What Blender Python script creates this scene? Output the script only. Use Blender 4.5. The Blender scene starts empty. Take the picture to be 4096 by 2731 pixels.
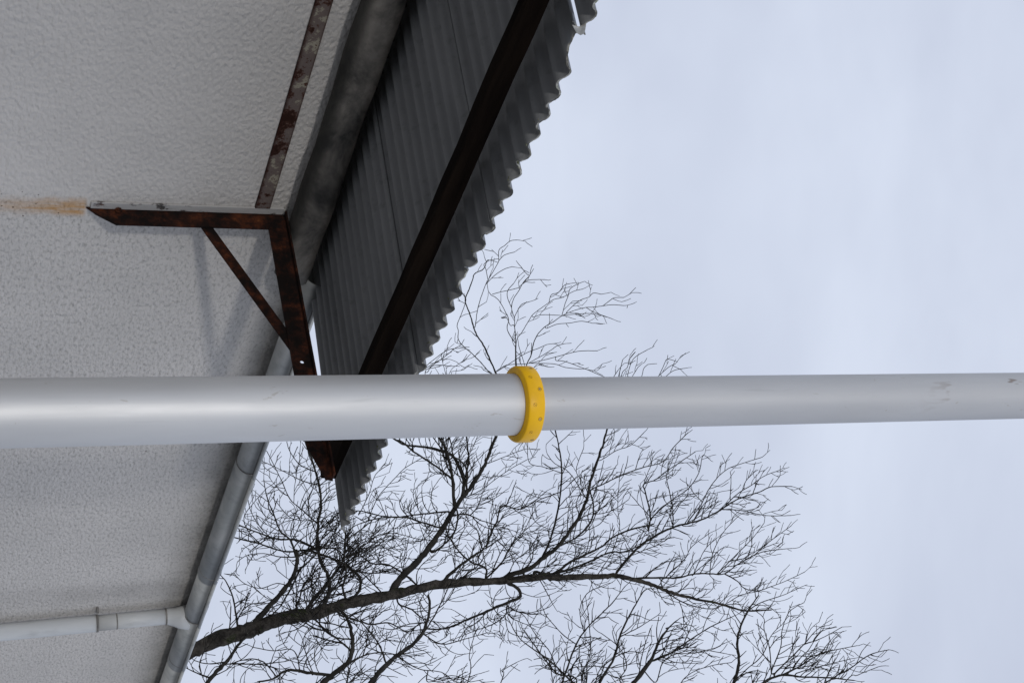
import bpy, bmesh, math, random
from mathutils import Vector, Matrix
R = math.radians
sc = bpy.context.scene
C = sc.collection
# ------------------------------------------------------------------ camera
F, PT, AZ, EYE = 6078.0, R(22.7), R(35.2), 1.6        # focal length (px of 4096), pitch, azimuth of the wall, eye height
cd = bpy.data.cameras.new('camera'); cam = bpy.data.objects.new('camera', cd); C.objects.link(cam)
cd.sensor_width = 36; cd.lens = F / 4096 * 36; cd.clip_start = 0.05; cd.clip_end = 3000
cp, sp = math.cos(PT), math.sin(PT)
cam.matrix_world = Matrix(((0, -1, 0, 0), (-sp, 0, -cp, 0), (cp, 0, -sp, EYE), (0, 0, 0, 1)))   # held on its side, tilted up
sc.camera = cam
# ------------------------------------------------------------------ world: overcast sky over a thin clear-sky base
SUN_EL = R(1.2); SUN_DIR_N = R(60.95)                  # low directional lamp behind the camera, standing in for its flash; angle from the wall's normal
aH = Vector((math.sin(AZ), math.cos(AZ), 0)); nH = Vector((-math.cos(AZ), math.sin(AZ), 0))   # along the wall, towards the wall
trav = (aH * math.sin(SUN_DIR_N) + nH * math.cos(SUN_DIR_N)) * math.cos(SUN_EL) - Vector((0, 0, math.sin(SUN_EL)))
w = bpy.data.worlds.new('World'); sc.world = w; w.use_nodes = True
nt = w.node_tree; nt.nodes.clear()
def nd(nt, t, **k):
    n = nt.nodes.new(t)
    for a, b in k.items():
        if a.startswith('_'): setattr(n, a[1:], b)
        else: n.inputs[a.replace('__', ' ')].default_value = b
    return n
sky = nd(nt, 'ShaderNodeTexSky', _sky_type='NISHITA', _sun_disc=False)
sky.sun_elevation = SUN_EL; sky.sun_rotation = math.atan2(-trav.x, -trav.y)
b1 = nd(nt, 'ShaderNodeBackground', Strength=0.1)
tc = nd(nt, 'ShaderNodeTexCoord'); mp = nd(nt, 'ShaderNodeMapping'); mp.inputs['Scale'].default_value = (1.0, 1.0, 2.2)
nz = nd(nt, 'ShaderNodeTexNoise', Scale=2.3, Detail=5.0, Roughness=0.5, Distortion=0.25)
rp = nd(nt, 'ShaderNodeValToRGB'); rp.color_ramp.elements[0].position = 0.36; rp.color_ramp.elements[1].position = 0.62
rp.color_ramp.elements[0].color = (0.56, 0.615, 0.76, 1); rp.color_ramp.elements[1].color = (0.71, 0.775, 0.92, 1)
b2 = nd(nt, 'ShaderNodeBackground', Strength=1.0)
mx = nd(nt, 'ShaderNodeMixShader', Fac=0.95); out = nd(nt, 'ShaderNodeOutputWorld')
L = nt.links.new
L(sky.outputs[0], b1.inputs[0]); L(tc.outputs['Generated'], mp.inputs[0]); L(mp.outputs[0], nz.inputs[0]); L(nz.outputs[0], rp.inputs[0])
L(rp.outputs[0], b2.inputs[0]); L(b1.outputs[0], mx.inputs[1]); L(b2.outputs[0], mx.inputs[2]); L(mx.outputs[0], out.inputs[0])
sd = bpy.data.lights.new('flash_sun', 'SUN'); sd.energy = 0.95; sd.angle = R(3.0); sd.color = (1.0, 0.97, 0.93)  # soft lamp added in place of the camera flash
flash_sun = bpy.data.objects.new('flash_sun', sd); C.objects.link(flash_sun); flash_sun.rotation_euler = trav.to_track_quat('-Z', 'Y').to_euler()
sc.view_settings.view_transform = 'Standard'; sc.view_settings.look = 'None'; sc.view_settings.exposure = 0.0
sc.view_settings.gamma = 1.0; sc.view_settings.use_curve_mapping = False

# ------------------------------------------------------------------ helpers
def ray(x, y):                                         # photo pixel -> (along wall, towards wall, up)
    u, v = y - 1365.5, x - 2048.0
    fw = F * cp - v * sp; up = F * sp + v * cp
    return Vector((fw * math.cos(AZ) + u * math.sin(AZ), fw * math.sin(AZ) - u * math.cos(AZ), up))
def at(x, y, hd):                                      # photo pixel at horizontal distance hd -> world point
    r = ray(x, y); r = r * (hd / math.hypot(r.x, r.y))
    return aH * r.x + nH * r.y + Vector((0, 0, r.z + EYE))

def tag(o, label=None, cat=None, group=None, kind=None):
    if label: o['label'] = label
    if cat: o['category'] = cat
    if group: o['group'] = group
    if kind: o['kind'] = kind
    return o
BASE = {}
def empty(name, a, n, label, cat, group=None):         # base point in building coordinates, on the ground
    o = bpy.data.objects.new(name, None); C.objects.link(o)
    o.location = aH * a + nH * n; o.rotation_euler = (0, 0, math.pi / 2 - AZ)
    BASE[o.name] = (a, n); return tag(o, label, cat, group)

class MB:
    """collects geometry in building coordinates (a, n, z above the eye)"""
    def __init__(s): s.v = []; s.f = []; s.m = []; s.sm = []
    def add(s, vs, fs, mi=0, smooth=False):
        k = len(s.v); s.v += [tuple(v) for v in vs]
        for f in fs: s.f.append([i + k for i in f]); s.m.append(mi); s.sm.append(smooth)
    def box(s, a0, a1, n0, n1, z0, z1, mi=0):
        vs = [(a, n, z) for a in (a0, a1) for n in (n0, n1) for z in (z0, z1)]
        s.add(vs, [(0, 1, 3, 2), (4, 6, 7, 5), (0, 4, 5, 1), (2, 3, 7, 6), (0, 2, 6, 4), (1, 5, 7, 3)], mi)
    def prism(s, poly, axis, t0, t1, mi=0, smooth=False):   # poly: 2-D outline in the other two axes
        def P(p, t):
            return {'a': (t, p[0], p[1]), 'n': (p[0], t, p[1]), 'z': (p[0], p[1], t)}[axis]
        k = len(poly)
        vs = [P(p, t0) for p in poly] + [P(p, t1) for p in poly]
        fs = [(i, (i + 1) % k, (i + 1) % k + k, i + k) for i in range(k)]
        s.add(vs, fs, mi, smooth); s.add(vs, [tuple(range(k))[::-1], tuple(range(k, 2 * k))], mi)
    def tube(s, pts, rad, sides=8, mi=0, cap=True, smooth=True):
        pts = [Vector(p) for p in pts]; n = len(pts); vs = []; fs = []
        ref = None
        for i, p in enumerate(pts):
            d = (pts[min(i + 1, n - 1)] - pts[max(i - 1, 0)])
            if d.length < 1e-9: d = Vector((0, 0, 1))
            d.normalize()
            if ref is None: ref = d.orthogonal().normalized()
            ref = (ref - d * ref.dot(d))
            ref = ref.normalized() if ref.length > 1e-6 else d.orthogonal().normalized()
            b = d.cross(ref); r = rad[i] if hasattr(rad, '__len__') else rad
            for k in range(sides):
                t = 2 * math.pi * k / sides
                vs.append(p + (ref * math.cos(t) + b * math.sin(t)) * r)
        for i in range(n - 1):
            for k in range(sides):
                k2 = (k + 1) % sides
                fs.append((i * sides + k, i * sides + k2, (i + 1) * sides + k2, (i + 1) * sides + k))
        s.add(vs, fs, mi, smooth)
        if cap: s.add(vs, [tuple(range(sides))[::-1], tuple(range((n - 1) * sides, n * sides))], mi)
    def build(s, name, mats, parent=None, bevel=0, world=False, label=None, base=None, kind=None):
        me = bpy.data.meshes.new(name)
        if world: vs = s.v
        else:
            a0, n0 = base or BASE[(parent.parent or parent).name if parent else None]
            vs = [(v[0] - a0, v[1] - n0, v[2] + EYE) for v in s.v]
        me.from_pydata(vs, [], s.f); me.polygons.foreach_set('material_index', s.m); me.polygons.foreach_set('use_smooth', s.sm)
        me.validate(); me.update()
        bm = bmesh.new(); bm.from_mesh(me)
        if not world: bmesh.ops.remove_doubles(bm, verts=bm.verts, dist=1e-6); bmesh.ops.recalc_face_normals(bm, faces=bm.faces)
        bm.to_mesh(me); bm.free()
        o = bpy.data.objects.new(name, me); C.objects.link(o)
        for m in (mats if isinstance(mats, (list, tuple)) else [mats]): me.materials.append(m)
        if parent: o.parent = parent
        if bevel:
            b = o.modifiers.new('bevel', 'BEVEL'); b.width = bevel; b.segments = 2; b.limit_method = 'ANGLE'; b.angle_limit = R(40)
        return tag(o, label=label, kind=kind)

# ------------------------------------------------------------------ materials
class M:
    def __init__(s, name, rough=0.6, metal=0.0, spec=0.5):
        s.m = bpy.data.materials.new(name); s.m.use_nodes = True; s.nt = s.m.node_tree
        s.b = s.nt.nodes['Principled BSDF']; s.b.inputs['Roughness'].default_value = rough
        s.b.inputs['Metallic'].default_value = metal; s.b.inputs['Specular IOR Level'].default_value = spec
        s.tc = nd(s.nt, 'ShaderNodeTexCoord').outputs['Object']; s.last = None
    def map(s, scale): 
        m = nd(s.nt, 'ShaderNodeMapping'); m.inputs['Scale'].default_value = scale; s.nt.links.new(s.tc, m.inputs[0]); return m.outputs[0]
    def noise(s, scale, detail=4, rough=0.55, vec=None, dist=0.0):
        n = nd(s.nt, 'ShaderNodeTexNoise', Scale=scale, Detail=detail, Roughness=rough, Distortion=dist); s.nt.links.new(vec or s.tc, n.inputs[0]); return n.outputs[0]
    def ramp(s, f, *st, interp='LINEAR'):
        r = nd(s.nt, 'ShaderNodeValToRGB'); e = r.color_ramp; e.interpolation = interp
        while len(e.elements) < len(st): e.elements.new(0.5)
        for el, (p, c) in zip(e.elements, st):
            el.position = p; el.color = (c, c, c, 1) if not hasattr(c, '__len__') else (*c, 1)
        s.nt.links.new(f, r.inputs[0]); return r.outputs[0]
    def mix(s, f, a, b, mode='MIX'):
        m = nd(s.nt, 'ShaderNodeMix', _data_type='RGBA', _blend_type=mode)
        for sock, v in ((m.inputs[0], f), (m.inputs[6], a), (m.inputs[7], b)):
            if hasattr(v, 'is_linked'): s.nt.links.new(v, sock)
            elif sock == m.inputs[0]: sock.default_value = v
            else: sock.default_value = (*v, 1) if hasattr(v, '__len__') else (v, v, v, 1)
        return m.outputs[2]
    def math(s, op, a, b=0.0, c=None):
        m = nd(s.nt, 'ShaderNodeMath', _operation=op)
        for i, v in enumerate((a, b, c)):
            if v is None: continue
            if hasattr(v, 'is_linked'): s.nt.links.new(v, m.inputs[i])
            else: m.inputs[i].default_value = v
        return m.outputs[0]
    def xyz(s):
        n = nd(s.nt, 'ShaderNodeSeparateXYZ'); s.nt.links.new(s.tc, n.inputs[0]); return n.outputs
    def rng(s, v, a, b, c=0.0, d=1.0):
        m = nd(s.nt, 'ShaderNodeMapRange', _interpolation_type='SMOOTHSTEP'); s.nt.links.new(v, m.inputs[0])
        for i, q in enumerate((a, b, c, d)): m.inputs[i + 1].default_value = q
        return m.outputs[0]
    def col(s, c): 
        if hasattr(c, 'is_linked'): s.nt.links.new(c, s.b.inputs['Base Color'])
        else: s.b.inputs['Base Color'].default_value = (*c, 1)
        return s
    def rgh(s, c): s.nt.links.new(c, s.b.inputs['Roughness']); return s
    def bump(s, h, dist, strength=1.0):
        b = nd(s.nt, 'ShaderNodeBump', Strength=strength, Distance=dist); s.nt.links.new(h, b.inputs['Height'])
        if s.last: s.nt.links.new(s.last, b.inputs['Normal'])
        s.last = b.outputs[0]; s.nt.links.new(s.last, s.b.inputs['Normal']); return s

def mat_wall():                                        # local x = a - 4, z = height above ground
    m = M('rough_render', 0.92, spec=0.2); X = m.xyz()
    left = m.rng(X[0], -0.43, -0.52)                   # the panel left of the bracket is trowelled smoother
    iso = m.map((0.55, 1, 1)); g = m.noise(85, 3, 0.6, iso); big = m.noise(2.2, 3)
    spk = m.noise(95, 3, 0.65, iso)
    c = m.mix(m.ramp(big, (0.35, 0.0), (0.65, 1.0)), (0.585, 0.565, 0.54), (0.65, 0.625, 0.595))
    pits = m.math('MULTIPLY', m.ramp(spk, (0.34, 1.0), (0.50, 0.0)), m.mix(left, 0.48, 0.08))
    c = m.mix(pits, c, (0.20, 0.20, 0.19))
    blot = m.ramp(m.noise(14, 4, 0.6), (0.62, 0.0), (0.8, 0.5)); c = m.mix(m.math('MULTIPLY', blot, m.mix(left, 0.4, 0.1)), c, (0.38, 0.38, 0.36))
    # dirt and painted shade under the gutter, a darker strip beside the downpipe
    n1 = m.noise(9, 4, 0.65)
    top = m.math('MULTIPLY', m.rng(X[2], 2.70, 2.90), m.math('MULTIPLY', m.rng(X[0], -0.2, 0.2), m.ramp(n1, (0.3, 0.25), (0.7, 0.8))))
    c = m.mix(top, c, (0.17, 0.165, 0.155))
    dp = m.math('MULTIPLY', m.math('MULTIPLY', m.rng(X[0], 2.00, 2.12), m.rng(X[0], 2.26, 2.16)), m.math('MULTIPLY', m.rng(X[2], 1.6, 2.8, 0.15, 0.75), m.ramp(n1, (0.3, 0.5), (0.6, 1.0))))
    c = m.mix(m.math('MULTIPLY', dp, 0.42), c, (0.16, 0.15, 0.14))
    tick = m.ramp(m.noise(11, 2, 0.9, m.map((0.6, 1, 2.2))), (0.755, 0.0), (0.775, 1.0)); c = m.mix(m.math('MULTIPLY', tick, m.rng(X[0], -0.1, 0.3)), c, (0.10, 0.075, 0.06))
    # rust run below the bracket post
    wob = m.math('MULTIPLY', m.math('SUBTRACT', m.noise(7, 3), 0.5), 0.07)
    cx = m.math('ABSOLUTE', m.math('ADD', m.math('SUBTRACT', X[0], -0.432), wob))
    run = m.math('MULTIPLY', m.rng(cx, 0.050, 0.004), m.math('MULTIPLY', m.rng(X[2], 2.18, 2.165), m.rng(X[2], 1.78, 2.16, 0.12, 1.0)))
    run = m.math('MULTIPLY', run, m.ramp(m.noise(60, 5, 0.65, m.map((1, 1, 0.14)), 0.3), (0.34, 0.35), (0.60, 1.0)))
    c = m.mix(m.math('MULTIPLY', run, 0.9), c, (0.50, 0.24, 0.035))
    fl = m.math('MULTIPLY', m.ramp(m.noise(55, 2, 0.8), (0.66, 0.0), (0.69, 1.0)), m.math('MULTIPLY', m.rng(m.math('ABSOLUTE', m.math('ADD', X[0], 0.44)), 0.07, 0.05), m.rng(X[2], 2.2, 2.1))); c = m.mix(fl, c, (0.05, 0.03, 0.02))
    m.col(c)
    fine = m.math('MULTIPLY', g, m.mix(left, 0.9, 0.40)); wav = m.noise(70, 1, 0.4, m.map((0.75, 1, 1.2)))
    h = m.math('ADD', fine, m.math('MULTIPLY', wav, m.mix(left, 0.35, 0.65)))
    m.bump(h, 0.009, 1.0)
    return m.m
def mat_rust(name, paint=None):
    m = M(name, 0.88, spec=0.2)
    n1 = m.noise(20, 7, 0.72); n3 = m.noise(6, 4, 0.6)
    f = m.math('ADD', m.math('MULTIPLY', n1, 0.65), m.math('MULTIPLY', n3, 0.35))
    c = m.ramp(f, (0.45, (0.006, 0.0035, 0.003)), (0.53, (0.026, 0.0085, 0.005)), (0.61, (0.085, 0.024, 0.009)), (0.69, (0.24, 0.090, 0.030)))
    if paint == 'flaking':
        n2 = m.noise(11, 7, 0.7); 
        c = m.ramp(n2, (0.40, (0.030, 0.011, 0.007)), (0.44, (0.09, 0.045, 0.034)), (0.46, (0.15, 0.120, 0.112)), (0.54, (0.17, 0.135, 0.12)), (0.555, (0.30, 0.275, 0.22)), (0.60, (0.35, 0.32, 0.26)), (0.62, (0.08, 0.035, 0.025)), interp='LINEAR')
        X = m.xyz(); ed = m.math('ADD', m.rng(X[2], 2.684, 2.673), m.rng(X[2], 2.712, 2.721)); c = m.mix(m.math('MULTIPLY', ed, m.ramp(n1, (0.35, 1.0), (0.6, 0.6))), c, (0.035, 0.010, 0.007))
    if paint == 'white':
        c = m.mix(m.ramp(m.noise(17, 6, 0.7, m.map((1, 1, 0.5))), (0.42, 0.15), (0.46, 1.0)), c, (0.45, 0.445, 0.44))
    m.col(c); m.bump(m.noise(60, 5, 0.7), 0.002, 0.8); return m.m
def mat_zinc(name, lo, hi, streak=(1, 1, 1), rough=0.5, metal=0.0, smut=0.35):
    m = M(name, rough, metal, 0.4)
    c = m.mix(m.ramp(m.noise(7, 5, 0.6, m.map(streak), 0.6), (0.35, 0.0), (0.7, 1.0)), lo, hi)
    c = m.mix(m.math('MULTIPLY', m.ramp(m.noise(16, 5, 0.7, m.map(streak)), (0.55, 0.0), (0.75, 1.0)), smut), c, tuple(x * 0.4 for x in lo))
    m.col(c); m.rgh(m.ramp(m.noise(20, 3), (0.3, rough - 0.1), (0.7, rough + 0.15))); m.bump(m.noise(30, 3), 0.001, 0.4); return m.m
WALL = mat_wall()
RUST = mat_rust('rusty_iron'); RUSTP = mat_rust('rusty_iron_with_old_paint', 'flaking'); RUSTW = mat_rust('whitewashed_iron', 'white')
def mat_gutter():
    m = M('zinc_gutter_paint', 0.6, spec=0.35); X = m.xyz()
    c = m.mix(m.ramp(m.noise(6, 5, 0.6, dist=0.6), (0.35, 0.0), (0.7, 1.0)), (0.32, 0.34, 0.345), (0.53, 0.54, 0.53))
    c = m.mix(m.math('MULTIPLY', m.ramp(m.noise(13, 5, 0.7), (0.52, 0.0), (0.75, 1.0)), 0.45), c, (0.12, 0.135, 0.145))
    c = m.mix(m.math('MULTIPLY', m.math('MULTIPLY', m.rng(X[2], 2.886, 2.908), m.rng(X[1], -0.07, -0.10)), 0.8), c, (0.07, 0.072, 0.07))  # shade beneath the lip bead, painted in as a dark band
    m.col(c); m.bump(m.noise(30, 3), 0.001, 0.4); return m.m
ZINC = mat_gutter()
LIP = mat_zinc('zinc_lip', (0.30, 0.31, 0.31), (0.46, 0.47, 0.46), smut=0.5)
PIPEW = mat_zinc('white_pipe_paint', (0.46, 0.475, 0.48), (0.58, 0.59, 0.58), (1, 1, 0.3), smut=0.3)
def mat_flashing():
    m = M('sooty_shaded_zinc', 0.75, spec=0.25); X = m.xyz()
    c = m.mix(m.ramp(m.noise(5, 5, 0.65, m.map((0.7, 1, 1)), 0.5), (0.36, 0.0), (0.66, 1.0)), (0.06, 0.058, 0.055), (0.38, 0.35, 0.31))
    c = m.mix(m.math('MULTIPLY', m.ramp(m.noise(17, 6, 0.7, m.map((0.4, 1, 1))), (0.50, 0.0), (0.70, 1.0)), 0.5), c, (0.04, 0.04, 0.04))
    c = m.mix(m.math('MULTIPLY', m.rng(m.math('ADD', X[2], m.math('MULTIPLY', m.noise(9, 3), 0.02)), 2.822, 2.79), 0.85), c, (0.02, 0.02, 0.018))  # underside shade toned into the colour along the lower edge
    m.col(c); m.bump(m.noise(22, 4, 0.6), 0.003, 0.5); return m.m
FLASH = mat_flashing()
SOOT = mat_zinc('sooty_zinc', (0.10, 0.10, 0.10), (0.34, 0.32, 0.29), (0.5, 1, 1), 0.7, smut=0.9)
def mat_sheet():
    m = M('weathered_corrugated_sheet', 0.75, spec=0.3)
    c = m.mix(m.ramp(m.noise(5, 4, 0.6, m.map((1, 0.25, 1))), (0.3, 0.0), (0.7, 1.0)), (0.17, 0.175, 0.18), (0.245, 0.25, 0.255))
    c = m.mix(m.math('MULTIPLY', m.ramp(m.noise(22, 5, 0.7), (0.55, 0.0), (0.72, 1.0)), 0.35), c, (0.07, 0.07, 0.07))
    m.col(c); m.bump(m.noise(50, 4, 0.6), 0.001, 0.5); return m.m
SHEET = mat_sheet()
def mat_edge():
    m = M('broken_sheet_edge', 0.9, spec=0.2)
    c = m.ramp(m.noise(28, 4, 0.6), (0.42, (0.06, 0.06, 0.055)), (0.50, (0.20, 0.19, 0.16)), (0.60, (0.50, 0.50, 0.46)), (0.70, (0.16, 0.18, 0.09)))
    m.col(c); return m.m
EDGE = mat_edge()
def mat_simple(name, lo, hi, sc_, rough, spec=0.3, bump=0.0, vec=None):
    m = M(name, rough, spec=spec); v = m.map(vec) if vec else None
    m.col(m.mix(m.ramp(m.noise(sc_, 5, 0.6, v), (0.35, 0.0), (0.7, 1.0)), lo, hi))
    if bump: m.bump(m.noise(sc_ * 3, 4, 0.6, v), bump, 0.8)
    return m.m
WOOD = mat_simple('dark_timber', (0.003, 0.002, 0.0018), (0.015, 0.010, 0.007), 8, 0.95, spec=0.05, bump=0.002, vec=(0.3, 3, 3))
MOSS_LIT_EDGE = mat_simple('moss_and_lit_edge', (0.07, 0.08, 0.035), (0.36, 0.36, 0.31), 60, 0.95, bump=0.003)
CHIP = mat_simple('pale_broken_edge', (0.30, 0.30, 0.28), (0.62, 0.61, 0.58), 50, 0.9)
TILE = mat_simple('roof_tile', (0.07, 0.06, 0.055), (0.20, 0.17, 0.15), 9, 0.85, bump=0.004)
GROUND = mat_simple('ground_gravel', (0.24, 0.23, 0.21), (0.34, 0.325, 0.30), 3, 0.95, bump=0.01)
BARK = mat_simple('bark', (0.016, 0.015, 0.013), (0.045, 0.042, 0.036), 5, 0.9, spec=0.15, bump=0.02)
def mat_trunk():
    m = M('mossy_bark', 0.92, spec=0.15)
    c = m.mix(m.ramp(m.noise(9, 6, 0.65), (0.38, 0.0), (0.68, 1.0)), (0.016, 0.014, 0.012), (0.085, 0.076, 0.064))
    c = m.mix(m.ramp(m.noise(2.6, 5, 0.7), (0.56, 0.0), (0.64, 0.9)), c, (0.022, 0.030, 0.008))
    m.col(c); m.bump(m.noise(18, 6, 0.7), 0.03, 0.9); return m.m
TRUNK = mat_trunk()
TWIG = mat_simple('twig_bark', (0.016, 0.015, 0.013), (0.042, 0.038, 0.034), 12, 0.9, spec=0.1)

# ------------------------------------------------------------------ ground
g = MB(); S = 900
g.add([(-S, -S, 0), (S, -S, 0), (S, S, 0), (-S, S, 0)], [(0, 1, 2, 3)])
tag(g.build('ground', GROUND, world=True), kind='structure')

# ------------------------------------------------------------------ house: wall, roof, gutter, downpipe
house = empty('house', 4, 3, 'white rough-rendered house wall with rusty streak under the bracket', 'house')
mb = MB(); mb.box(-5, 15, 3.0, 3.25, -EYE, 1.318); mb.box(-5, -4.75, 3.25, 8, -EYE, 1.318); mb.box(14.75, 15, 3.25, 8, -EYE, 1.318); mb.box(-5, 15, 8, 8.25, -EYE, 1.318)
wall = mb.build('wall', WALL, house)
# roof: tile courses rising away from the eave, wavy front edge
mb = MB()
rs = math.tan(R(14)); NA = 250
def roofz(n): return 1.344 + (n - 2.905) * rs
prof = []
for i in range(20 * 16 + 1):
    a = -5.2 + i * 20.4 / 320; prof.append((a, 0.0025 * math.sin(a * 2 * math.pi / 0.204) + random.Random(i).uniform(-0.0022, 0.0022)))
for (na, nb, th) in [(2.905 + k * 0.36, 2.905 + (k + 1) * 0.36 + 0.05, 0.016) for k in range(8)]:
    vs = []; fs = []
    for (a, dz) in prof:
        zo = 0.004
        vs += [(a, na, roofz(na) + dz + zo - th), (a, na, roofz(na) + dz + zo), (a, nb, roofz(nb) + dz), (a, nb, roofz(nb) + dz - th)]
    for i in range(len(vs) // 4 - 1):
        for k in range(4): fs.append((4 * i + k, 4 * i + (k + 1) % 4, 4 * i + 4 + (k + 1) % 4, 4 * i + 4 + k))
    mb.add(vs, fs, 0, False)
    mb.add([vs[k] for k in range(4)] + [vs[-4 + k] for k in range(4)], [(0, 1, 2, 3), (7, 6, 5, 4)])
roof = mb.build('roof', TILE, house)
mb = MB(); zr = roofz(5.6); mb.add([(-5.2, 5.75, zr), (15.2, 5.75, zr), (15.2, 8.5, zr - 2.75 * rs), (-5.2, 8.5, zr - 2.75 * rs), (-5.2, 5.75, zr - .05), (15.2, 5.75, zr - .05), (15.2, 8.5, zr - 2.75 * rs - .05), (-5.2, 8.5, zr - 2.75 * rs - .05)],
    [(0, 1, 2, 3), (7, 6, 5, 4), (0, 4, 5, 1), (1, 5, 6, 2), (2, 6, 7, 3), (3, 7, 4, 0)])
mb.build('roof_slope', TILE, house)
# half-round gutter
GC, GZ, GR = 2.93, 1.322, 0.058
def half(r, a0, a1, th=0.002, t0=180, t1=360, cn=GC, cz=GZ, seg=20):
    vs = []; fs = []
    for a in (a0, a1):
        for rr in (r, r - th):
            for k in range(seg + 1):
                t = R(t0 + (t1 - t0) * k / seg); vs.append((a, cn - rr * math.cos(t) * -1 if False else cn + rr * math.cos(t), cz + rr * math.sin(t)))
    n = seg + 1
    for k in range(seg):
        fs += [(k, k + 1, 2 * n + k + 1, 2 * n + k), (n + k, 3 * n + k, 3 * n + k + 1, n + k + 1), (k, n + k, n + k + 1, k + 1), (2 * n + k, 2 * n + k + 1, 3 * n + k + 1, 3 * n + k)]
    fs += [(0, 2 * n, 3 * n, n), (seg, n + seg, 3 * n + seg, 2 * n + seg)]
    return vs, fs
jts = [3.785, 4.97, 5.84, 6.27, 6.73, 7.65, 9.4, 11.2, 13.0, 15.1]
gut = None
for i in range(len(jts) - 1):
    mb = MB(); a0, a1 = jts[i], jts[i + 1]; dr = 0.0022 * ((i % 2) * 1)
    v, f = half(GR + dr, a0 - 0.02, a1 + 0.03); mb.add(v, f, 0, True)
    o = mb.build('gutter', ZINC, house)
    mb = MB(); mb.tube([(a0 - (0.0 if i else 0.02), GC - GR - 0.004, GZ + 0.003), (a1, GC - GR - 0.004, GZ + 0.003)], 0.0075 + dr * .4, 10); mb.build('gutter_lip', LIP, o)
    if i:
        mb = MB(); v, f = half(GR + 0.0024, a0 - 0.024, a0 - 0.0195, 0.0015); mb.add(v, f, 0, True); mb.build('gutter_joint', SOOT, o)
# downpipe
dpipe = MB(); Pz = lambda z: 6.345 - 0.045 * (z - 0.49) / 0.72
PN = 2.945
dpipe.tube([(Pz(-EYE), PN, -EYE), (Pz(0.897), PN, 0.897)], 0.0372, 24)
dp = dpipe.build('downpipe', PIPEW, house)
mb = MB(); mb.tube([(Pz(0.885), PN, 0.885), (Pz(1.205), PN, 1.205)], 0.0345, 24); mb.build('upper_pipe', PIPEW, dp)
mb = MB(); mb.tube([(Pz(0.890), PN, 0.890), (Pz(0.900), PN, 0.900)], 0.0392, 24); mb.box(Pz(.89) - .052, Pz(.89) - 0.036, PN + 0.03, 3.0, .890, .900); mb.build('pipe_clamp', SOOT, dp)
mb = MB(); mb.tube([(Pz(0.975), PN, 0.975), (Pz(0.981), PN, 0.981)], 0.0353, 24); mb.build('pipe_seam', SOOT, dp)
mb = MB(); pts = [(Pz(1.19), PN, 1.19), (Pz(1.20), PN, 1.20), (Pz(1.225), PN - .005, 1.225), (Pz(1.25), PN - .01, 1.25), (Pz(1.29), PN - .012, 1.29)]
mb.tube(pts, [0.0365, 0.0365, 0.041, 0.05, 0.058], 24); mb.build('funnel', PIPEW, dp)
mb = MB(); mb.tube([(Pz(1.188), PN, 1.188), (Pz(1.194), PN, 1.194)], 0.038, 24); mb.build('funnel_ring', SOOT, dp)

# ------------------------------------------------------------------ canopy
can = empty('canopy', 3.56, 3, 'corrugated grey sheet canopy on rusty iron brackets along the white wall', 'canopy')
PIT, A0 = 0.0637, 3.925
SLOPE, SKEW = 0.006, 0.140
def sheetz(a, n, A0=A0): return 1.310 + SLOPE * (n - 2.1) + 0.0085 * (lambda c: math.copysign(abs(c) ** 0.72, c))(math.cos(2 * math.pi * (a - A0) / PIT))
def sheet(a0, a1, dz=0.0, seed=1, n0=2.1, broken=(), wedge=(0, 0), ph=A0):
    rnd = random.Random(seed); mb = MB(); NS = int((a1 - a0) / PIT * 20) + 2
    ns = [0, 0.004, 0.012, 0.03, 0.08, 0.2, 0.45, 0.75, 0.885]; vs = []; k = len(ns)
    jit = [rnd.uniform(-0.0022, 0.0022) for _ in range(60)]
    for i in range(NS + 1):
        f = i / NS; a = a0 + (a1 - a0) * f
        q = (a * 40) % 59; j = jit[int(q)] * (1 - q % 1) + jit[int(q) + 1] * (q % 1)
        for (bc, bw, bd) in broken:
            d = abs(a - bc) / bw
            if d < 1: j += bd * (1 - d * d) * rnd.uniform(.92, 1.06)
        for side in (0, 1):
            for m, dn in enumerate(ns):
                n = n0 + j * (1 if m < 4 else 0.0) + dn
                aa = a - SKEW * (n - 2.1)                # laid slightly askew to the wall
                z = sheetz(a, n, ph) + dz + (0.0042 if side else 0)
                if m == 0: z += rnd.uniform(-.0006, .0006)
                vs.append((aa, n, z))
    fs = []; fe = []; W = 2 * k
    for i in range(NS):
        b = i * W
        for m in range(k - 1):
            fs.append((b + m, b + m + 1, b + W + m + 1, b + W + m)); fs.append((b + k + m, b + W + k + m, b + W + k + m + 1, b + k + m + 1))
        fe.append((b, b + W, b + W + k, b + k)); fs.append((b + k - 1, b + 2 * k - 1, b + W + 2 * k - 1, b + W + k - 1))
    for m in range(k - 1):
        fs.append((m, k + m, k + m + 1, m + 1)); b = NS * W; fs.append((b + m, b + m + 1, b + k + m + 1, b + k + m))
    mb.add(vs, fs, 0, True); mb.add(vs, fe, 1, False)
    o = mb.build('corrugated_sheet', [SHEET, EDGE], can)
    return o
S1 = sheet(3.115, 3.985, -0.003, 1)
S2 = sheet(2.500, 3.150, 0.001, 2, broken=((2.70, .03, .018), (2.725, .02, .012)))
S3 = sheet(1.925, 2.545, 0.0045, 3, broken=((1.94, .045, .055), (2.31, .018, .012)), wedge=(-0.0, 0))
S4 = sheet(1.30, 1.908, 0.001, 4, ph=1.855)
S5 = sheet(0.68, 1.32, 0.0055, 5, ph=1.855); S6 = sheet(0.05, 0.70, 0.010, 6, ph=1.855); S7 = sheet(-0.6, 0.07, 0.0145, 7, ph=1.855)
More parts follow.
